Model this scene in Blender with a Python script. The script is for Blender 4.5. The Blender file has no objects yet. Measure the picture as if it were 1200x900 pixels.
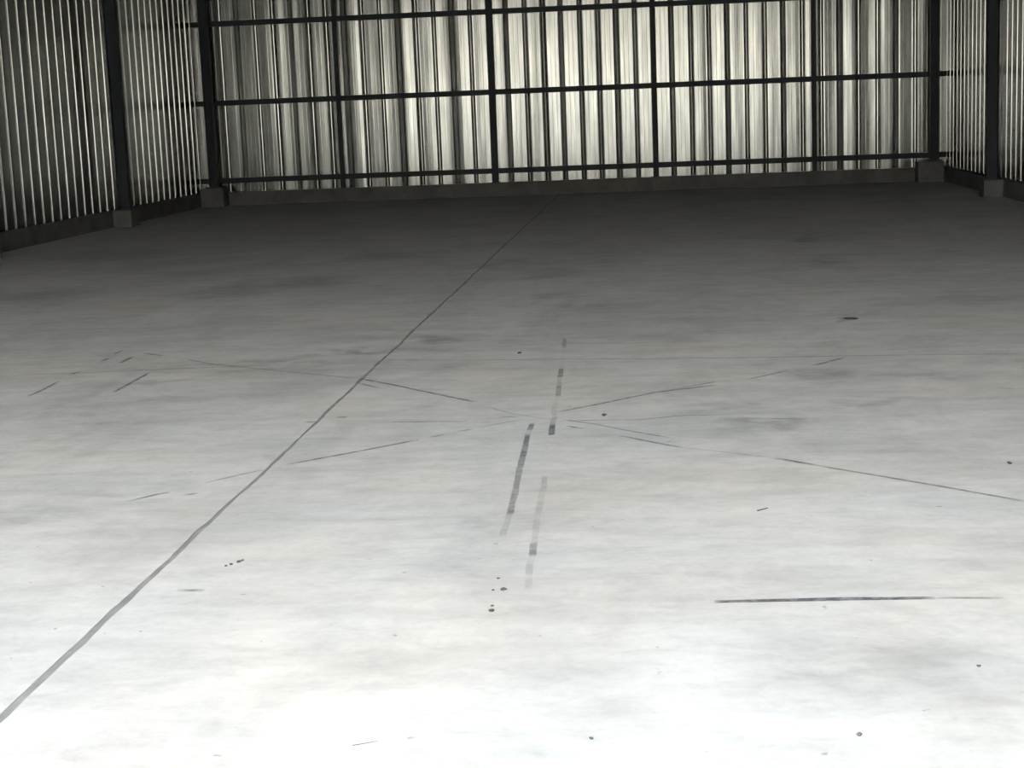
import bpy, bmesh, math, random
from mathutils import Vector, Matrix, noise

# ------------------------------------------------------------------ camera, sky, exposure
scene = bpy.context.scene
C = scene.collection
cam_data = bpy.data.cameras.new('camera')
cam = bpy.data.objects.new('camera', cam_data)
C.objects.link(cam)
cam_data.sensor_width = 36.0
cam_data.lens = 56.7467
cam_data.clip_end = 400
r_, u_, f_ = (0.995555, 0.085559, -0.039359), (0.024427, 0.169029, 0.985308), (-0.090955, 0.98189, -0.166188)
cam.matrix_world = Matrix(((r_[0], u_[0], -f_[0], 0.0), (r_[1], u_[1], -f_[1], 0.0),
                           (r_[2], u_[2], -f_[2], 1.6), (0, 0, 0, 1)))
scene.camera = cam

world = bpy.data.worlds.new('hazy_sky')
scene.world = world
world.use_nodes = True
wn, wl = world.node_tree.nodes, world.node_tree.links
wn.clear()
wo = wn.new('ShaderNodeOutputWorld')
wb = wn.new('ShaderNodeBackground')
wtc = wn.new('ShaderNodeTexCoord')
wsep = wn.new('ShaderNodeSeparateXYZ')
wr = wn.new('ShaderNodeValToRGB')
wr.color_ramp.elements[0].position = 0.0
wr.color_ramp.elements[0].color = (1.0, 0.965, 0.90, 1)
wr.color_ramp.elements[1].position = 0.7
wr.color_ramp.elements[1].color = (0.91, 0.96, 1.0, 1)
wl.new(wtc.outputs['Generated'], wsep.inputs[0])
wl.new(wsep.outputs['Z'], wr.inputs[0])
wl.new(wr.outputs[0], wb.inputs['Color'])
wb.inputs['Strength'].default_value = 1.0
wl.new(wb.outputs[0], wo.inputs[0])

vs = scene.view_settings
vs.view_transform = 'Standard'
vs.look = 'None'
vs.gamma = 1.0
vs.use_curve_mapping = False
vs.exposure = 4.8

# ------------------------------------------------------------------ measures (metres)
BACK, XL, XR, FRONT = 31.404, -8.898, 5.499, -2.6
SILL = 0.262                  # top of the concrete upstand = foot of the sheets
EAVE = 5.6
RIDGE_X, SLOPE = (XL + XR) / 2, 0.18
PITCH = 1.046 / 3
rnd = random.Random(7)

def roof_z(x):
    return EAVE + SLOPE * ((XR - XL) / 2 - abs(x - RIDGE_X))

# ------------------------------------------------------------------ node helpers
def new_mat(name):
    m = bpy.data.materials.new(name)
    m.use_nodes = True
    nt = m.node_tree
    nt.nodes.clear()
    out = nt.nodes.new('ShaderNodeOutputMaterial')
    b = nt.nodes.new('ShaderNodeBsdfPrincipled')
    nt.links.new(b.outputs[0], out.inputs[0])
    return m, nt, b, out

def sock(nt, v, inp):
    if isinstance(v, bpy.types.NodeSocket):
        nt.links.new(v, inp)
    else:
        inp.default_value = v

def math_(nt, op, a, b=0.0, clamp=False):
    n = nt.nodes.new('ShaderNodeMath'); n.operation = op; n.use_clamp = clamp
    sock(nt, a, n.inputs[0]); sock(nt, b, n.inputs[1])
    return n.outputs[0]

def coords(nt, kind='Object'):
    return nt.nodes.new('ShaderNodeTexCoord').outputs[kind]

def world_pos(nt):
    return nt.nodes.new('ShaderNodeNewGeometry').outputs['Position']

def mapping(nt, vec, scale=(1, 1, 1), loc=(0, 0, 0), rot=(0, 0, 0)):
    n = nt.nodes.new('ShaderNodeMapping')
    nt.links.new(vec, n.inputs[0])
    n.inputs['Scale'].default_value = scale
    n.inputs['Location'].default_value = loc
    n.inputs['Rotation'].default_value = rot
    return n.outputs[0]

def noise_(nt, vec, scale, detail=4.0, rough=0.55, dist=0.0):
    n = nt.nodes.new('ShaderNodeTexNoise')
    nt.links.new(vec, n.inputs['Vector'])
    n.inputs['Scale'].default_value = scale
    n.inputs['Detail'].default_value = detail
    n.inputs['Roughness'].default_value = rough
    n.inputs['Distortion'].default_value = dist
    return n.outputs['Fac']

def ramp(nt, fac, stops):
    n = nt.nodes.new('ShaderNodeValToRGB')
    e = n.color_ramp.elements
    while len(e) < len(stops):
        e.new(0.5)
    for el, (p, c) in zip(e, stops):
        el.position = p
        el.color = (c, c, c, 1) if isinstance(c, (int, float)) else (*c, 1)
    nt.links.new(fac, n.inputs[0])
    return n.outputs[0]

def mix_rgb(nt, fac, a, b, mode='MIX'):
    n = nt.nodes.new('ShaderNodeMix'); n.data_type = 'RGBA'; n.blend_type = mode
    sock(nt, fac, n.inputs[0])
    for v, i in ((a, 6), (b, 7)):
        if isinstance(v, bpy.types.NodeSocket):
            nt.links.new(v, n.inputs[i])
        else:
            n.inputs[i].default_value = (*v, 1)
    return n.outputs[2]

def bump(nt, b, height, strength, dist):
    n = nt.nodes.new('ShaderNodeBump')
    n.inputs['Strength'].default_value = strength
    n.inputs['Distance'].default_value = dist
    nt.links.new(height, n.inputs['Height'])
    nt.links.new(n.outputs[0], b.inputs['Normal'])

# floor marks (world metres): width, strength, points
MARKS=[
 (0.022,0.45,[(-4.257, 10.295), (-3.825, 10.316), (-3.016, 10.412), (-2.678, 10.455)]),
 (0.022,0.5,[(-1.809, 10.531), (-1.242, 10.437), (-0.682, 10.379), (-0.121, 10.303), (0.77, 10.22), (1.284, 10.2), (2.25, 10.111)]),
 (0.026,0.75,[(-3.673, 11.159), (-3.476, 11.004)]),
 (0.022,0.45,[(-3.26, 10.812), (-2.993, 10.543), (-2.768, 10.398), (-2.373, 10.126), (-1.848, 9.782)]),
 (0.026,0.75,[(-1.848, 9.782), (-1.59, 9.511), (-1.36, 9.242), (-1.039, 8.88)]),
 (0.02,0.3,[(-0.954, 8.712), (-0.793, 8.492), (-0.598, 8.324)]),
 (0.024,0.6,[(-1.835, 9.623), (-1.668, 9.417)]),
 (0.02,0.5,[(-0.506, 8.29), (-0.336, 8.155), (-0.18, 7.981), (0.04, 7.767)]),
 (0.026,0.7,[(-0.484, 8.126), (-0.384, 8.033)]),
 (0.026,0.65,[(-0.199, 7.84), (-0.031, 7.658), (0.102, 7.53)]),
 (0.02,0.25,[(0.102, 7.53), (0.297, 7.405), (0.511, 7.26)]),
 (0.026,0.75,[(0.513, 7.26), (0.696, 7.078)]),
 (0.024,0.6,[(0.696, 7.078), (0.93, 6.857), (1.104, 6.692), (1.216, 6.584), (1.418, 6.379)]),
 (0.024,0.65,[(-2.31, 6.641), (-2.216, 6.767), (-2.169, 6.803)]),
 (0.024,0.65,[(-2.094, 6.734), (-2.034, 6.776)]),
 (0.022,0.45,[(-2.059, 6.975), (-1.967, 7.092), (-1.842, 7.235)]),
 (0.026,0.75,[(-1.755, 7.337), (-1.542, 7.526), (-1.221, 7.837)]),
 (0.024,0.6,[(-1.162, 7.905), (-1.088, 7.972)]),
 (0.024,0.5,[(-1.031, 8.042), (-0.961, 8.09)]),
 (0.02,0.4,[(-0.935, 8.132), (-0.825, 8.234), (-0.724, 8.315)]),
 (0.026,0.7,[(-0.542, 8.517), (-0.342, 8.712), (-0.181, 8.883), (-0.029, 9.045), (0.339, 9.249)]),
 (0.022,0.5,[(0.034, 9.092), (0.344, 9.374)]),
 (0.024,0.55,[(0.509, 9.401), (0.776, 9.701)]),
 (0.026,0.7,[(0.934, 9.848), (1.16, 10.14)]),
 (0.026,0.5,[(-1.426, 8.334), (-1.232, 8.32), (-1.003, 8.301)]),
 (0.03,0.6,[(-1.904, 8.389), (-1.832, 8.381)]),
 (0.05,0.7,[(-1.755, 8.509), (-1.693, 8.502)]),
 (0.022,0.45,[(-0.483, 8.264), (-0.114, 8.244), (0.117, 8.333), (0.36, 8.328)]),
 (0.024,0.5,[(0.386, 8.231), (0.74, 8.166)]),
 (0.024,0.45,[(-0.854, 8.402), (-0.731, 8.411)]),
 (0.03,0.5,[(-0.668, 11.363), (-0.643, 10.903)]),
 (0.034,0.85,[(-0.61, 9.952), (-0.601, 9.69)]),
 (0.03,0.3,[(-0.601, 9.69), (-0.589, 9.352)]),
 (0.034,0.65,[(-0.589, 9.352), (-0.576, 9.036)]),
 (0.03,0.25,[(-0.585, 8.848), (-0.574, 8.589)]),
 (0.036,0.95,[(-0.554, 8.157), (-0.545, 7.903)]),
 (0.03,0.4,[(-0.557, 8.39), (-0.555, 8.203)]),
 (0.034,0.8,[(-0.663, 8.192), (-0.664, 8.057)]),
 (0.034,0.9,[(-0.665, 7.905), (-0.649, 7.517), (-0.643, 7.182)]),
 (0.03,0.7,[(-0.641, 7.129), (-0.626, 6.761)]),
 (0.03,0.75,[(-0.624, 6.698), (-0.619, 6.472), (-0.614, 6.329)]),
 (0.028,0.35,[(-0.621, 6.288), (-0.613, 6.01)]),
 (0.034,0.45,[(-0.516, 6.947), (-0.507, 6.751)]),
 (0.026,0.4,[(-0.506, 6.627), (-0.501, 6.349)]),
 (0.024,0.4,[(-0.495, 6.171), (-0.486, 5.939)]),
 (0.034,0.7,[(-0.483, 5.854), (-0.478, 5.701)]),
 (0.026,0.45,[(-0.479, 5.567), (-0.474, 5.459)]),
 (0.026,0.3,[(-0.467, 5.396), (-0.463, 5.295)]),
 (0.034,0.95,[(0.16, 5.103), (0.243, 5.105), (0.491, 5.113), (0.699, 5.116), (0.869, 5.113)]),
 (0.024,0.5,[(0.874, 5.113), (1.085, 5.106)]),
 (0.026,0.7,[(-3.848, 9.42), (-3.843, 9.63), (-3.859, 9.982)]),
 (0.024,0.6,[(-3.884, 10.221), (-3.856, 10.402)]),
 (0.028,0.75,[(-3.865, 10.817), (-3.854, 10.97)]),
 (0.024,0.65,[(-3.885, 11.135), (-3.885, 11.361)]),
 (0.03,0.7,[(-3.694, 10.694), (-3.698, 11.003)]),
 (0.024,0.7,[(-3.334, 9.499), (-3.34, 9.916), (-3.342, 10.242)]),
 (0.03,0.6,[(-1.695, 5.309), (-1.593, 5.304)]),
]
# floor stains: x, y, rx, ry, strength
SMUDGE=[
 (-2.6,10.7,0.35,0.12,0.4),
 (-2.9,10.55,0.4,0.1,0.35),
 (-1.95,10.85,0.3,0.08,0.45),
 (-2.3,10.45,0.3,0.1,0.35),
 (-1.5,10.9,0.35,0.1,0.35),
 (-3.2,9.9,0.5,0.12,0.25),
 (-2.9,9.2,0.4,0.1,0.22),
 (0.2,9,0.3,0.1,0.2),
 (1.5,9.4,0.4,0.12,0.25),
 (1.2,8.6,0.35,0.1,0.25),
 (-0.1,7.9,0.3,0.08,0.15),
 (-2.4,6.9,0.3,0.12,0.2),
 (0.539,8.054,0.25,0.22,0.5),
 (0.968,9.545,0.29,0.27,0.4),
 (0.431,8.415,0.40,0.19,0.3),
 (0.9,7.536,0.35,0.23,0.2),
 (0.665,4.409,0.35,0.24,0.3),
 (0.329,4.348,0.21,0.20,0.15),
 (-2.666,6.486,0.27,0.21,0.3),
 (-3.305,9.064,0.48,0.23,0.2),
 (-1.579,11.494,0.29,0.22,0.6),
 (-2.171,10.976,0.14,0.17,0.6),
 (-2.064,11.586,0.39,0.23,0.25),
 (-2.464,10.279,0.35,0.22,0.3),
 (-4.128,15.319,0.55,0.64,0.35),
 (-3.497,15.917,0.46,0.60,0.35),
 (-5.966,15.43,0.58,0.65,0.3),
 (-6.626,19.823,1.00,0.93,0.3),
 (1.74,18.986,0.24,0.35,0.5),
 (1.691,16.194,0.18,0.69,0.3),
 (1.423,11.989,0.08,0.14,0.6),
 (2.547,12.945,0.38,0.33,0.3),
 (-1.012,16.01,0.35,0.60,0.3),
 (-0.862,14.116,0.23,0.27,0.35),
 (-3.058,18.585,0.64,0.69,0.25),
 (1.688,10.831,0.27,0.19,0.25),
 (-0.72,6.08,0.10,0.12,0.25),
 (-0.488,5.276,0.18,0.14,0.12),
 (-1.379,10.175,0.17,0.21,0.3),
 (-0.009,11.279,0.36,0.30,0.2),
 (-5.006,17.217,0.52,0.60,0.3),
 (0.555,4.668,0.15,0.08,0.1),
]
# ------------------------------------------------------------------ materials
def make_floor_material():
    m, nt, b, out = new_mat('worn_trowelled_concrete')
    p = world_pos(nt)
    col = ramp(nt, noise_(nt, p, 0.45, 6, 0.6, 0.6), [(0.28, (0.42, 0.42, 0.418)), (0.5, (0.465, 0.465, 0.463)), (0.72, (0.50, 0.50, 0.496))])
    blot = ramp(nt, noise_(nt, mapping(nt, p, (1.0, 0.55, 1), (3, 8, 0)), 1.3, 7, 0.62, 0.9), [(0.34, 0.86), (0.5, 0.98), (0.66, 1.03)])
    col = mix_rgb(nt, 1.0, col, blot, 'MULTIPLY')
    streak = ramp(nt, noise_(nt, mapping(nt, p, (0.7, 2.6, 1), (1, 2, 0), (0, 0, 0.25)), 1.6, 6, 0.6, 0.4), [(0.34, 0.86), (0.55, 1.0), (0.7, 1.04)])
    col = mix_rgb(nt, 0.8, col, streak, 'MULTIPLY')
    fine = ramp(nt, noise_(nt, p, 26, 5, 0.7), [(0.3, 0.93), (0.6, 1.02)])
    col = mix_rgb(nt, 0.8, col, fine, 'MULTIPLY')
    mott = ramp(nt, noise_(nt, mapping(nt, p, (1.0, 1.5, 1), (5, 1, 0), (0, 0, 0.15)), 5.5, 8, 0.68, 0.5), [(0.32, 0.88), (0.5, 0.985), (0.68, 1.05)])
    col = mix_rgb(nt, 1.0, col, mott, 'MULTIPLY')
    tint = ramp(nt, noise_(nt, mapping(nt, p, (1, 1, 1), (9, 4, 0)), 0.8, 3), [(0.4, (1.02, 1.0, 0.965)), (0.62, (0.97, 1.0, 1.005))])
    col = mix_rgb(nt, 0.8, col, tint, 'MULTIPLY')
    # smudges and damp stains lying where they lie on the slab
    warp_n = nt.nodes.new('ShaderNodeTexNoise'); warp_n.inputs['Scale'].default_value = 2.6; warp_n.inputs['Detail'].default_value = 5
    nt.links.new(p, warp_n.inputs['Vector'])
    w1 = nt.nodes.new('ShaderNodeVectorMath'); w1.operation = 'SUBTRACT'
    nt.links.new(warp_n.outputs['Color'], w1.inputs[0]); w1.inputs[1].default_value = (0.5, 0.5, 0.5)
    w2 = nt.nodes.new('ShaderNodeVectorMath'); w2.operation = 'MULTIPLY_ADD'
    nt.links.new(w1.outputs[0], w2.inputs[0]); w2.inputs[1].default_value = (0.8, 0.8, 0); nt.links.new(p, w2.inputs[2])
    pw = w2.outputs[0]
    acc = None
    for (cx, cy, rx, ry, st) in SMUDGE:
        rx *= 1.25; ry *= 1.25
        mp = mapping(nt, pw, (1 / rx, 1 / ry, 0), (-cx / rx, -cy / ry, 0))
        ln = nt.nodes.new('ShaderNodeVectorMath'); ln.operation = 'LENGTH'
        nt.links.new(mp, ln.inputs[0])
        mr = nt.nodes.new('ShaderNodeMapRange'); mr.interpolation_type = 'SMOOTHSTEP'
        nt.links.new(ln.outputs['Value'], mr.inputs[0])
        mr.inputs[1].default_value = 0.1; mr.inputs[2].default_value = 1.15
        mr.inputs[3].default_value = min(0.8, st * 1.35); mr.inputs[4].default_value = 0.0
        acc = mr.outputs[0] if acc is None else math_(nt, 'MAXIMUM', acc, mr.outputs[0])
    rough_edge = ramp(nt, noise_(nt, mapping(nt, p, (1, 1.6, 1)), 5, 6, 0.65), [(0.35, 0.35), (0.62, 1.0)])
    acc = math_(nt, 'MULTIPLY', acc, rough_edge)
    col = mix_rgb(nt, acc, col, (0.16, 0.16, 0.155))
    # scattered dark specks
    sp = ramp(nt, noise_(nt, p, 17, 2, 0.5), [(0.735, 0.0), (0.77, 0.55)])
    col = mix_rgb(nt, sp, col, (0.14, 0.15, 0.155))
    nt.links.new(col, b.inputs['Base Color'])
    b.inputs['Roughness'].default_value = 0.9
    b.inputs['Specular IOR Level'].default_value = 0.25
    bump(nt, b, noise_(nt, p, 60, 5, 0.6), 0.15, 0.002)
    return m

def make_curb_material():
    m, nt, b, out = new_mat('rough_cast_concrete')
    p = world_pos(nt)
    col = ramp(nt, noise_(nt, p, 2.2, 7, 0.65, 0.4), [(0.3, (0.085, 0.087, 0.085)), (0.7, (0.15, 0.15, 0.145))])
    nt.links.new(col, b.inputs['Base Color'])
    b.inputs['Roughness'].default_value = 0.95
    b.inputs['Specular IOR Level'].default_value = 0.2
    bump(nt, b, noise_(nt, p, 14, 6, 0.65), 0.5, 0.01)
    return m

def make_sheet_material():
    m, nt, b, out = new_mat('galvanised_sheet')
    p = coords(nt)
    oi = nt.nodes.new('ShaderNodeObjectInfo').outputs['Random']
    va = nt.nodes.new('ShaderNodeVectorMath'); va.operation = 'ADD'
    cx = nt.nodes.new('ShaderNodeCombineXYZ')
    nt.links.new(math_(nt, 'MULTIPLY', oi, 37.0), cx.inputs[0]); nt.links.new(math_(nt, 'MULTIPLY', oi, 11.0), cx.inputs[2])
    nt.links.new(p, va.inputs[0]); nt.links.new(cx.outputs[0], va.inputs[1])
    q = va.outputs[0]
    st = noise_(nt, mapping(nt, q, (1, 1, 0.035)), 22, 4, 0.6)
    col = ramp(nt, st, [(0.3, (0.185, 0.193, 0.193)), (0.7, (0.305, 0.313, 0.31))])
    cloud = ramp(nt, noise_(nt, mapping(nt, q, (1, 1, 0.3)), 3.0, 4), [(0.3, 0.86), (0.7, 1.03)])
    col = mix_rgb(nt, 1.0, col, cloud, 'MULTIPLY')
    nt.links.new(col, b.inputs['Base Color'])
    b.inputs['Metallic'].default_value = 0.88
    b.inputs['Specular Tint'].default_value = (0.6, 0.6, 0.6, 1)
    b.inputs['Specular IOR Level'].default_value = 0.3
    r = ramp(nt, noise_(nt, mapping(nt, q, (1, 1, 0.15)), 6, 3), [(0.3, 0.16), (0.7, 0.24)])
    nt.links.new(r, b.inputs['Roughness'])
    h1 = noise_(nt, mapping(nt, q, (1, 1, 0.03)), 30, 3, 0.6)
    h2 = noise_(nt, mapping(nt, q, (0.25, 0.25, 1)), 90, 1, 0.5)
    bump(nt, b, math_(nt, 'ADD', math_(nt, 'MULTIPLY', h1, 1.6), h2), 0.5, 0.00016)
    return m

def make_steel_material():
    m, nt, b, out = new_mat('dark_painted_steel')
    p = coords(nt)
    col = ramp(nt, noise_(nt, p, 6, 5, 0.6), [(0.3, (0.014, 0.020, 0.026)), (0.7, (0.022, 0.029, 0.035))])
    nt.links.new(col, b.inputs['Base Color'])
    b.inputs['Roughness'].default_value = 0.6
    b.inputs['Specular IOR Level'].default_value = 0.3
    return m

def make_mark_material():
    m, nt, b, out = new_mat('worn_tape_residue')
    p = world_pos(nt)
    b.inputs['Base Color'].default_value = (0.085, 0.100, 0.115, 1)
    b.inputs['Roughness'].default_value = 0.9
    b.inputs['Specular IOR Level'].default_value = 0.05
    at = nt.nodes.new('ShaderNodeAttribute'); at.attribute_type = 'GEOMETRY'; at.attribute_name = 'wear'
    n = ramp(nt, noise_(nt, p, 16, 5, 0.65), [(0.32, 0.4), (0.58, 1.0)])
    fac = math_(nt, 'MULTIPLY', n, at.outputs['Fac'], True)
    tr = nt.nodes.new('ShaderNodeBsdfTransparent')
    mx = nt.nodes.new('ShaderNodeMixShader')
    nt.links.new(fac, mx.inputs[0]); nt.links.new(tr.outputs[0], mx.inputs[1]); nt.links.new(b.outputs[0], mx.inputs[2])
    nt.links.new(mx.outputs[0], out.inputs[0])
    return m

def make_plain(name, c0, c1, scale, rough=0.9):
    m, nt, b, out = new_mat(name)
    col = ramp(nt, noise_(nt, world_pos(nt), scale, 5, 0.6), [(0.3, c0), (0.7, c1)])
    nt.links.new(col, b.inputs['Base Color'])
    b.inputs['Roughness'].default_value = rough
    b.inputs['Specular IOR Level'].default_value = 0.2
    return m

M_FLOOR = make_floor_material()
M_CURB = make_curb_material()
M_SHEET = make_sheet_material()
M_STEEL = make_steel_material()
M_MARK = make_mark_material()
M_FILL = make_plain('joint_filler_grime', (0.15, 0.155, 0.16), (0.25, 0.255, 0.255), 6)
M_DIRT = make_plain('dark_dirt_clod', (0.05, 0.048, 0.042), (0.11, 0.105, 0.09), 60)
M_STONE = make_plain('grey_grit', (0.05, 0.05, 0.05), (0.10, 0.10, 0.095), 80)
M_TWIG = make_plain('dry_twig', (0.07, 0.065, 0.055), (0.13, 0.12, 0.10), 120)
M_ROOF = make_plain('dull_roof_lining', (0.16, 0.16, 0.155), (0.2, 0.2, 0.195), 1.5, 0.7)
M_OPPOSITE = make_plain('cream_render', (0.30, 0.275, 0.225), (0.35, 0.322, 0.268), 0.4)
M_GROUND = make_plain('pale_yard_ground', (0.35, 0.345, 0.325), (0.44, 0.43, 0.41), 0.7)

# ------------------------------------------------------------------ object helpers
def link(name, verts, faces, mat, parent=None, smooth=False):
    me = bpy.data.meshes.new(name)
    me.from_pydata(verts, [], faces)
    me.materials.append(mat)
    if smooth:
        me.polygons.foreach_set('use_smooth', [True] * len(me.polygons))
    me.update()
    o = bpy.data.objects.new(name, me)
    C.objects.link(o)
    o.parent = parent
    return o

def empty(name, loc=(0, 0, 0)):
    o = bpy.data.objects.new(name, None)
    o.empty_display_size = 0.2
    C.objects.link(o)
    o.location = loc
    return o

def tag(o, label, cat=None, group=None, kind=None):
    o['label'] = label
    if cat: o['category'] = cat
    if group: o['group'] = group
    if kind: o['kind'] = kind
    return o

def box_geo(x0, x1, y0, y1, z0, z1):
    v = [(x, y, z) for z in (z0, z1) for (x, y) in ((x0, y0), (x1, y0), (x1, y1), (x0, y1))]
    f = [(3, 2, 1, 0), (4, 5, 6, 7), (0, 1, 5, 4), (1, 2, 6, 5), (2, 3, 7, 6), (3, 0, 4, 7)]
    return v, f

def box(name, x0, x1, y0, y1, z0, z1, mat, parent=None, bevel=0.0):
    v, f = box_geo(x0, x1, y0, y1, z0, z1)
    o = link(name, v, f, mat, parent)
    if bevel:
        bm = bmesh.new(); bm.from_mesh(o.data)
        bmesh.ops.bevel(bm, geom=bm.edges[:], offset=bevel, segments=2, affect='EDGES', profile=0.6)
        bm.to_mesh(o.data); bm.free()
    return o

def extrude_profile(name, prof, axis, a, b, mat, parent=None):
    """closed 2-D profile swept along 'x' (profile = y,z) or 'z' (profile = x,y) from a to b, with end caps"""
    n = len(prof)
    def P(p, t):
        return (t, p[0], p[1]) if axis == 'x' else (p[0], p[1], t)
    v = [P(p, a) for p in prof] + [P(p, b) for p in prof]
    f = [(i, (i + 1) % n, n + (i + 1) % n, n + i) for i in range(n)]
    f += [tuple(range(n - 1, -1, -1)), tuple(range(n, 2 * n))]
    o = link(name, v, f, mat, parent)
    bm = bmesh.new(); bm.from_mesh(o.data); bmesh.ops.recalc_face_normals(bm, faces=bm.faces); bm.to_mesh(o.data); bm.free()
    return o

# ------------------------------------------------------------------ floor: two slabs, the joint between them
floor = empty('floor')
tag(floor, 'worn grey concrete floor slab with a long joint and scuffed tape lines', kind='structure')
JX = -1.838
jrnd = random.Random(3)
ys, y = [], FRONT
while y < BACK + 0.12:
    ys.append(y); y += 0.07
ys.append(BACK + 0.12)
def jit(y, seed):
    a = noise.noise(Vector((y * 1.1, seed, 0))) * 0.008 + noise.noise(Vector((y * 5.0, seed, 4))) * 0.005
    return a
def gap(y, seed):
    return 0.0050 + (0.006 if y < 5 else 0.006 * max(0.0, 1 - (y - 5) / 2)) + 0.010 * max(0, noise.noise(Vector((y * 2.2, seed, 9))) + 0.15) + 0.005 * jrnd.random()
left_edge = [(JX + jit(y, 1.3) - gap(y, 2.0), y) for y in ys]
right_edge = [(JX + jit(y, 1.3) + gap(y, 7.0), y) for y in ys]
def slab(edge, outer):
    n = len(edge)
    v = [(x, y, 0) for x, y in edge] + [(outer, y, 0) for x, y in edge] + [(x, y, -0.15) for x, y in edge]
    f = []
    for i in range(n - 1):
        q = (i, i + 1, n + i + 1, n + i) if outer < JX else (n + i, n + i + 1, i + 1, i)
        f.append(q)
        w = (2 * n + i, 2 * n + i + 1, i + 1, i) if outer < JX else (i, i + 1, 2 * n + i + 1, 2 * n + i)
        f.append(w)
    return link('slab', v, f, M_FLOOR, floor)
slab(left_edge, XL - 0.15)
slab(right_edge, XR + 0.15)
box('joint_filler', JX - 0.06, JX + 0.06, FRONT, BACK + 0.1, -0.03, -0.003, M_FILL, floor)

# worn tape lines, flat on the slab
def ribbon(pts, w, wears, idx):
    P = [Vector((x, y)) for x, y in pts]
    dense, wear = [], []
    for k in range(len(P) - 1):
        a, b = P[k], P[k + 1]
        n = max(1, int((b - a).length / 0.10))
        for i in range(n):
            dense.append(a.lerp(b, i / n)); wear.append(wears[k] + (wears[k + 1] - wears[k]) * i / n)
    dense.append(P[-1]); wear.append(wears[-1])
    r = random.Random(idx)
    v, f, col = [], [], []
    z = 0.0006 + 0.00004 * (idx % 7)
    for i, p in enumerate(dense):
        d = (dense[min(i + 1, len(dense) - 1)] - dense[max(i - 1, 0)]).normalized()
        nrm = Vector((-d.y, d.x))
        h = w / 2 * r.uniform(0.86, 1.08)
        s = nrm * (r.uniform(-0.06, 0.06) * w)
        a, b = p + nrm * h + s, p - nrm * h + s
        v += [(a.x, a.y, z), (b.x, b.y, z)]
        col += [wear[i], wear[i]]
        if i: f.append((2 * i - 2, 2 * i - 1, 2 * i + 1, 2 * i))
    o = link('tape_mark', v, f, M_MARK, floor)
    at = o.data.attributes.new('wear', 'FLOAT', 'POINT')
    at.data.foreach_set('value', col)

def faded(pts, wear):
    """ends of a line wear away over the last few centimetres"""
    P = [Vector(p) for p in pts]
    a = P[0].lerp(P[1], min(0.4, 0.07 / (P[1] - P[0]).length))
    b = P[-1].lerp(P[-2], min(0.4, 0.07 / (P[-2] - P[-1]).length))
    q = [tuple(P[0]), tuple(a)] + [tuple(p) for p in P[1:-1]] + [tuple(b), tuple(P[-1])]
    return q, [wear * 0.25] + [wear] * (len(q) - 2) + [wear * 0.25]
idx = 0
for w, wear, pts in MARKS:
    if abs(pts[0][0] - pts[-1][0]) < 0.05 and pts[0][0] > -1:
        continue                                    # the lengthwise strips follow below
    q, ww = faded(pts, wear * 0.78)
    ribbon(q, w, ww, idx); idx += 1
STRIPS = [
 (0.030, [(-.668, 11.4, 0), (-.662, 11.3, .35), (-.643, 10.9, .35), (-.64, 10.85, .05), (-.61, 10.0, .05), (-.61, 9.95, .6), (-.601, 9.69, .6),
          (-.60, 9.64, .22), (-.59, 9.38, .25), (-.588, 9.33, .5), (-.576, 9.05, .45), (-.576, 8.98, .08), (-.575, 8.6, .15), (-.557, 8.4, .2),
          (-.556, 8.2, .25), (-.554, 8.15, .75), (-.545, 7.92, .75), (-.545, 7.88, 0)]),
 (0.029, [(-.663, 8.23, 0), (-.663, 8.19, .6), (-.664, 8.06, .6), (-.664, 8.01, .08), (-.665, 7.93, .12), (-.665, 7.89, .65), (-.649, 7.5, .62),
          (-.643, 7.2, .5), (-.642, 7.14, .3), (-.641, 7.08, .42), (-.626, 6.76, .5), (-.625, 6.71, .3), (-.623, 6.66, .48), (-.619, 6.45, .5),
          (-.614, 6.34, .55), (-.615, 6.28, .14), (-.613, 6.02, .2), (-.612, 5.94, 0)]),
 (0.027, [(-.518, 7.0, 0), (-.516, 6.93, .28), (-.507, 6.76, .28), (-.507, 6.69, .08), (-.506, 6.6, .18), (-.501, 6.36, .28), (-.5, 6.29, .06),
          (-.495, 6.17, .18), (-.486, 5.94, .2), (-.485, 5.88, .12), (-.483, 5.84, .5), (-.478, 5.71, .5), (-.478, 5.66, .06), (-.479, 5.56, .28),
          (-.474, 5.46, .28), (-.47, 5.42, .06), (-.467, 5.38, .18), (-.463, 5.29, .18), (-.462, 5.24, 0)]),
]
for w, P in STRIPS:
    ribbon([(x, y) for x, y, k in P], w, [k * (0.85 if k > 0.4 or P[0][0] < -0.6 else 0.65) for x, y, k in P], idx); idx += 1

# ------------------------------------------------------------------ yard outside the open front
g = box('ground', -60, 55, -90, FRONT - 0.003, -0.3, -0.02, M_GROUND)
tag(g, 'pale packed yard ground outside the open front', kind='structure')

o = box('wall_opposite', -45, 40, -31, -23, -0.3, 8.0, M_OPPOSITE)
tag(o, 'plain cream building across the yard, facing the open front', kind='structure')

# ------------------------------------------------------------------ concrete upstands
CW = 0.12
def curb(name, x0, x1, y0, y1, label):
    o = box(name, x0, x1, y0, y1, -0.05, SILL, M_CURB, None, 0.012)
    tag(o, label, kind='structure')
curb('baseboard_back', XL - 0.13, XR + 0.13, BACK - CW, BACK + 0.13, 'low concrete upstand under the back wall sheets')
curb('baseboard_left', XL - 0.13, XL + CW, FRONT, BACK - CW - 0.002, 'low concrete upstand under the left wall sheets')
curb('baseboard_right', XR - CW, XR + 0.13, FRONT, BACK - CW - 0.002, 'low concrete upstand under the right wall sheets')

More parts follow.
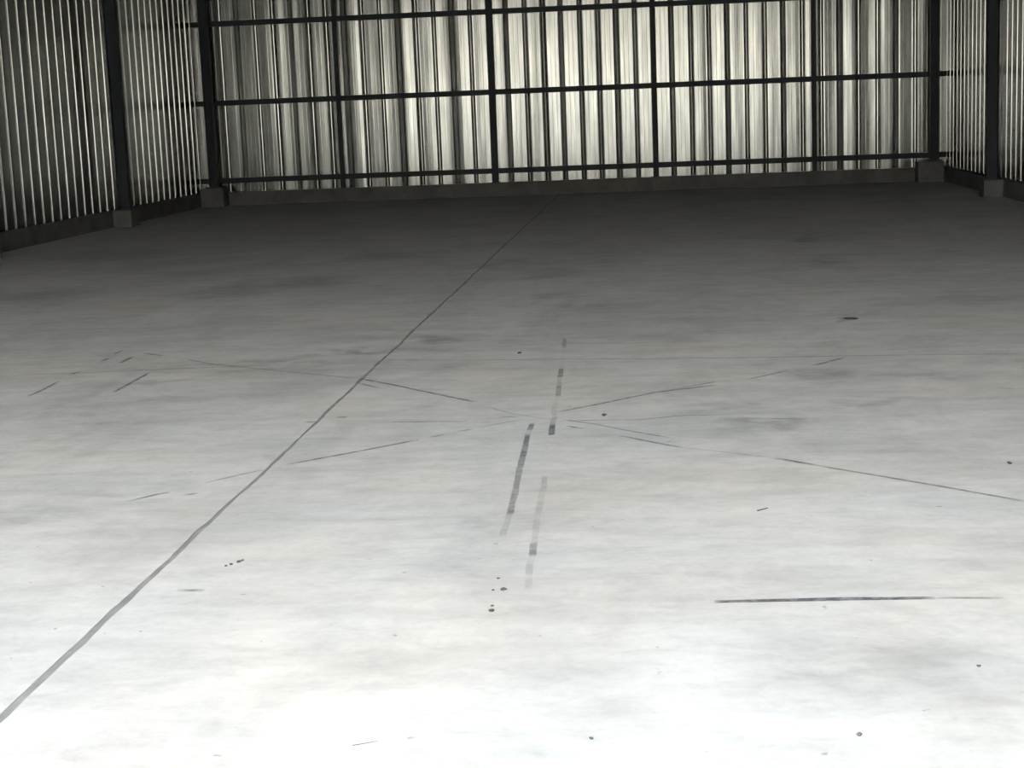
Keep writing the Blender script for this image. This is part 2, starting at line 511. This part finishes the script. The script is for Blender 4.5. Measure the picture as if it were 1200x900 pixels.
# ------------------------------------------------------------------ corrugated walls, sheet by sheet
def sheet_mesh(seed, length, top=None, x_base=0.0, amp=1.0):
    """one rolled sheet: local x along the wall, y outwards, z up. Three pans and grooves plus the lap groove."""
    r = random.Random(seed)
    xs, ysec = [], []
    G, S, DEP = 0.038, 0.020, 0.058
    def groove(o, lap, first):
        g, s = G / 2, S
        mid = DEP + (0.008 if first else 0.003)
        half = ((g + s + 0.006, 0.0), (g + s, 0.004), (g + s - 0.0068, 0.028), (g + 0.003, DEP - 0.005), (g - 0.004, DEP))
        for dx, d in [(-a, c) for a, c in half] + [(0.0, mid)] + list(reversed(half)):
            xs.append(o + dx); ysec.append((d + lap, None))
    for k in range(3):
        o = k * PITCH
        groove(o, 0.0, k == 0)
        p0, p1 = o + G / 2 + S + 0.006, o + PITCH - G / 2 - S - 0.006
        for c in (0.08, 0.2, 0.30, 0.33, 0.36, 0.5, 0.64, 0.67, 0.70, 0.8, 0.92):
            xs.append(p0 + (p1 - p0) * c); ysec.append((-0.0007 if c in (0.33, 0.67) else 0.0, (k, c)))
    groove(3 * PITCH, 0.012, True)
    tilt = [r.gauss(0, 0.0042) * amp for _ in range(3)]
    bow = [r.gauss(0.0, 0.0034) * amp for _ in range(3)]
    s0 = r.uniform(0, 100)
    nz = 22
    v, f = [], []
    nx = len(xs)
    for j in range(nz + 1):
        t = j / nz
        for i, x in enumerate(xs):
            L = length if top is None else top(x_base + x) - SILL
            z = t * L
            d, pan = ysec[i]
            if pan:
                k, c = pan
                e = math.sin(math.pi * c)
                d += tilt[k] * (c - 0.5) * 2 * e ** 0.3 + bow[k] * e
                d += 0.0026 * amp * e * noise.noise(Vector((x * 6, z * 0.45, s0)))
                d += 0.0006 * amp * e * noise.noise(Vector((x * 14, z * 0.9, s0 + 20)))
            d += 0.002 * amp * noise.noise(Vector((x * 1.2, z * 0.35, s0 + 50)))
            v.append((x, d, z))
    for j in range(nz):
        for i in range(nx - 1):
            a = j * nx + i
            f.append((a, a + 1, a + nx + 1, a + nx))
    me = bpy.data.meshes.new('sheet')
    me.from_pydata(v, [], f)
    me.materials.append(M_SHEET)
    me.update()
    return me

def add_sheet(me, parent, loc, rz):
    o = bpy.data.objects.new('sheet', me)
    C.objects.link(o)
    o.parent = parent
    o.location = loc
    o.rotation_euler = (0, 0, rz)
    return o

wall_back = empty('wall_back')
tag(wall_back, 'back wall of upright galvanised trapezoidal sheets', kind='structure')
X0 = -0.653 - 8 * 1.046
for i in range(14):
    x = X0 + i * 1.046
    add_sheet(sheet_mesh(100 + i, 0, lambda u: roof_z(min(max(u, XL), XR)), x), wall_back, (x, BACK, SILL), 0)
wall_left = empty('wall_left')
tag(wall_left, 'left side wall of upright galvanised trapezoidal sheets', kind='structure')
wall_right = empty('wall_right')
tag(wall_right, 'right side wall of upright galvanised trapezoidal sheets', kind='structure')
variants = [sheet_mesh(200 + i, EAVE - SILL) for i in range(6)]
nside = int((BACK - FRONT) / 1.046)
for i in range(nside + 1):
    # left: local x runs along +Y, outwards = -X ; right: local x runs along -Y, outwards = +X
    y = BACK - 0.045 - (i + 1) * 1.046
    if y < FRONT: break
    add_sheet(variants[rnd.randrange(6)], wall_left, (XL, y, SILL), math.pi / 2)
    add_sheet(variants[rnd.randrange(6)], wall_right, (XR, y + 1.046, SILL), -math.pi / 2)

# folded corner flashings close the back corners from outside
for s, x in ((-1, XL), (1, XR)):
    prof = [(x + s * 0.075, BACK - 0.35), (x + s * 0.085, BACK - 0.35), (x + s * 0.085, BACK + 0.085), (x - s * 0.3, BACK + 0.085),
            (x - s * 0.3, BACK + 0.075), (x + s * 0.075, BACK + 0.075)]
    extrude_profile('corner_flashing', prof, 'z', SILL + 0.002, EAVE - 0.02, M_SHEET, wall_left if s < 0 else wall_right)

# ------------------------------------------------------------------ roof
def roof():
    v, f = [], []
    for x in (XL - 0.3, RIDGE_X, XR + 0.3):
        z = EAVE + SLOPE * ((XR - XL) / 2 - abs(x - RIDGE_X)) + 0.003
        for dz in (0.0, 0.06):
            v += [(x, FRONT - 0.3, z + dz), (x, BACK + 0.3, z + dz)]
    for k in (0, 4):
        f += [(k, k + 1, k + 5, k + 4), (k + 2, k + 6, k + 7, k + 3)]
    o = link('ceiling', v, f, M_ROOF)
    tag(o, 'dull grey roof lining above the hall', kind='structure')
    gab = [(XL - 0.1, FRONT, EAVE - 0.02), (XR + 0.1, FRONT, EAVE - 0.02), (RIDGE_X, FRONT, roof_z(RIDGE_X))]
    gv = gab + [(x, y - 0.05, z) for x, y, z in gab]
    o = link('wall_front', gv, [(0, 1, 2), (5, 4, 3), (0, 3, 4, 1), (1, 4, 5, 2), (2, 5, 3, 0)], M_ROOF)
    tag(o, 'gable infill above the wide open front of the hall', kind='structure')
roof()

# ------------------------------------------------------------------ steel: columns on pedestals, posts, girts
def column(x, y, wx, wy, label, foot, ped, ped_label):
    t = empty('steel_column', (x, y, foot))
    tag(t, label, 'column')
    H = roof_z(x) - foot - 0.06
    tf, tw = 0.012, 0.008
    # H section: flanges face the side wall, web across the view
    for s in (-1, 1):
        a, b = sorted((s * wx / 2, s * (wx / 2 - tf)))
        box('flange', a, b, -wy / 2, wy / 2, 0.016, H, M_STEEL, t)
    box('web', -wx / 2 + tf, wx / 2 - tf, -tw / 2, tw / 2, 0.016, H, M_STEEL, t)
    bp = box('base_plate', -wx / 2 - 0.05, wx / 2 + 0.05, -wy / 2 - 0.05, wy / 2 + 0.05, 0.0, 0.016, M_STEEL, t)
    for sx in (-1, 1):
        for sy in (-1, 1):
            cx, cy = sx * (wx / 2 + 0.028), sy * (wy / 2 + 0.028)
            prof = [(cx + 0.012 * math.cos(k * math.pi / 3), cy + 0.012 * math.sin(k * math.pi / 3)) for k in range(6)]
            extrude_profile('anchor_nut', prof, 'z', 0.016, 0.034, M_STEEL, bp)
    x0, x1, y0, y1 = ped
    p = box('concrete_pedestal', x0, x1, y0, y1, -0.02, foot, M_CURB, None, 0.012)
    tag(p, ped_label, 'pedestal')

column(-8.557, 31.10, 0.165, 0.15, 'dark steel column in the far left corner of the hall', 0.36,
       (XL + CW + 0.002, -8.33, 30.86, BACK - CW - 0.002), 'concrete pedestal under the column in the far left corner')
column(5.228, 31.10, 0.165, 0.15, 'dark steel column in the far right corner of the hall', 0.38,
       (4.90, XR - CW - 0.002, 30.86, BACK - CW - 0.002), 'concrete pedestal under the column in the far right corner')
column(-8.62, 25.85, 0.19, 0.15, 'nearer dark steel column standing against the left wall', 0.268,
       (XL + CW + 0.002, -8.47, 25.66, 26.1), 'concrete pedestal under the nearer column of the left wall')
column(5.225, 25.85, 0.18, 0.12, 'nearer dark steel column standing against the right wall', 0.268,
       (5.07, XR - CW - 0.002, 25.66, 26.04), 'concrete pedestal under the nearer column of the right wall')

# the same frame goes on towards the open front
for k in range(1, 5):
    y = 25.85 - 6.0 * k
    for x, wall in ((-8.62, wall_left), (5.225, wall_right)):
        v, f = [], []
        for g0 in ((-0.095, -0.083, -0.07, 0.07), (0.083, 0.095, -0.07, 0.07), (-0.083, 0.083, -0.004, 0.004)):
            bv, bf = box_geo(x + g0[0], x + g0[1], y + g0[2], y + g0[3], 0.27, roof_z(x) - 0.06)
            f += [tuple(i + len(v) for i in q) for q in bf]; v += bv
        link('frame_column', v, f, M_STEEL, wall)
        s = 1 if x < 0 else -1
        a, c = sorted((x + s * 0.24, x - s * 0.154))
        box('column_footing', a, c, y - 0.27, y + 0.27, -0.02, 0.27, M_CURB, wall, 0.012)

def girt(z, label):
    y0, y1, h, t, lip = BACK - 0.072, BACK - 0.022, 0.05, 0.004, 0.018
    prof = [(y1, -h), (y0, -h), (y0, h), (y1, h), (y1, h - lip), (y1 - t, h - lip), (y1 - t, h - t), (y0 + t, h - t),
            (y0 + t, -h + t), (y1 - t, -h + t), (y1 - t, -h + lip), (y1, -h + lip)]
    o = extrude_profile('steel_girt', [(a - BACK, b) for a, b in prof], 'x', XL + 0.01, XR - 0.01, M_STEEL)
    o.location = (0, BACK, z)
    tag(o, label, 'girt')
girt(0.485, 'lowest dark steel girt across the back wall, just above the concrete upstand')
girt(1.987, 'middle of the three dark steel girts across the back wall')
girt(3.496, 'topmost dark steel girt across the back wall, slipping out of the frame')

def post(x, w, label):
    y1 = BACK - 0.074
    t = empty('steel_post', (x, y1 - 0.04, SILL + 0.001))
    tag(t, label, 'post', None)
    H = roof_z(x) - SILL - 0.06
    h, d, th = w / 2, 0.038, 0.005
    outer = [(-h, -d), (h, -d), (h, d), (-h, d)]
    extrude_profile('tube', outer, 'z', 0.008, H, M_STEEL, t)
    box('base_plate', -h - 0.03, h + 0.03, -d - 0.005, d + 0.03, 0.0, 0.008, M_STEEL, t)
post(-6.046, 0.085, 'slim dark steel post on the back wall nearest the left corner column')
post(-3.057, 0.125, 'thickest dark steel post on the back wall, left of the bright centre')
post(0.027, 0.085, 'slim dark steel post amid the brightest sheets of the back wall')
post(3.035, 0.085, 'slim dark steel post on the back wall nearest the right corner column')

# ------------------------------------------------------------------ litter on the slab
def clod(name, loc, size, mat, label, cat, seed, group=None):
    bm = bmesh.new()
    bmesh.ops.create_icosphere(bm, subdivisions=2, radius=1)
    for v in bm.verts:
        n = noise.noise(v.co * 1.3 + Vector((seed * 7.1, 0, 0))) * 0.45 + noise.noise(v.co * 3 + Vector((seed, 5, 0))) * 0.18
        v.co *= 1 + n
        v.co.x *= size[0] / 2; v.co.y *= size[1] / 2; v.co.z *= size[2] / 2
    lo = min(v.co.z for v in bm.verts)
    for v in bm.verts:
        v.co.z = max(v.co.z - lo * 0.7, 0.0)
    me = bpy.data.meshes.new(name); bm.to_mesh(me); bm.free()
    me.materials.append(mat)
    o = bpy.data.objects.new(name, me); C.objects.link(o); o.location = (loc[0], loc[1], 0.0002)
    tag(o, label, cat, group)

def stick(name, pts, rad, mat, label, cat):
    n = 6
    v, f = [], []
    for i, p in enumerate(pts):
        p = Vector(p)
        d = (Vector(pts[min(i + 1, len(pts) - 1)]) - Vector(pts[max(i - 1, 0)])).normalized()
        a = d.cross(Vector((0, 0, 1))).normalized(); b = a.cross(d)
        rr = rad * (1 - 0.4 * i / (len(pts) - 1))
        v += [tuple(p + (a * math.cos(k * math.tau / n) + b * math.sin(k * math.tau / n)) * rr) for k in range(n)]
        if i:
            f += [((i - 1) * n + k, (i - 1) * n + (k + 1) % n, i * n + (k + 1) % n, i * n + k) for k in range(n)]
    f += [tuple(range(n - 1, -1, -1)), tuple(range((len(pts) - 1) * n, len(pts) * n))]
    o = link(name, v, f, mat)
    tag(o, label, cat)

clod('dirt_clod', (1.418, 11.96), (0.095, 0.12, 0.012), M_DIRT, 'flat dark clod of dirt on the right of the floor beyond the tape lines', 'dirt', 1)
stick('twig', [(0.375, 6.285, 0.003), (0.395, 6.30, 0.004), (0.418, 6.325, 0.003)], 0.003, M_TWIG, 'short dark twig on the floor right of the tape strips', 'twig')
stick('straw', [(-0.814, 3.907, 0.0012), (-0.785, 3.918, 0.0016), (-0.754, 3.935, 0.0012)], 0.0011, M_TWIG, 'thin pale straw on the floor near the bottom edge of the picture', 'straw')
clod('pebble', (0.485, 3.96), (0.014, 0.016, 0.010), M_STONE, 'small dark pebble on bright floor near the lower right corner', 'pebble', 2)
clod('pebble', (-0.197, 3.945), (0.011, 0.012, 0.006), M_STONE, 'tiny pebble on bright floor near the bottom middle of the picture', 'pebble', 3)
clod('pebble', (-0.295, 8.383), (0.024, 0.05, 0.012), M_STONE, 'dark crumb just right of where the tape lines cross', 'pebble', 4)
clod('pebble', (-0.929, 10.681), (0.030, 0.05, 0.010), M_STONE, 'dark crumb beyond the tape crossing, beside the cross line', 'pebble', 5)
clod('pebble', (1.515, 7.055), (0.018, 0.05, 0.008), M_STONE, 'dark crumb at the right edge of the picture, above a diagonal tape line', 'pebble', 6)
JC = (('largest dark crumb of the cluster just right of the long floor joint', 0, 0, 0.017), ('second largest dark crumb of the cluster right of the long floor joint', -0.022, -0.03, 0.013),
      ('crumb at the far side of the cluster right of the long floor joint', 0.008, 0.022, 0.011), ('leftmost crumb of the cluster right of the long floor joint', -0.036, -0.05, 0.010))
for k, (lab, dx, dy, s) in enumerate(JC):
    clod('crumb', (-1.562 + dx, 5.656 + dy), (s, s * 1.4, s * 0.5), M_STONE, lab, 'crumb', 10 + k, 'crumbs right of the joint')
TC = (('nearest dark crumb in the short row below the tape strips', -0.563, 5.033, 0.018), ('small crumb right behind the nearest one below the tape strips', -0.566, 5.085, 0.011),
      ('widest crumb midway along the row below the tape strips', -0.545, 5.265, 0.020), ('small crumb left of the widest one below the tape strips', -0.58, 5.262, 0.010),
      ('farthest tiny crumb of the row below the tape strips', -0.575, 5.40, 0.010))
for k, (lab, x, y, s) in enumerate(TC):
    clod('crumb', (x, y), (s, s * 1.3, s * 0.4), M_STONE, lab, 'crumb', 20 + k, 'crumbs below the tape strips')
clod('crumb', (0.881, 4.467), (0.014, 0.014, 0.005), M_STONE, 'tiny crumb on the pale stain at the lower right', 'crumb', 30)
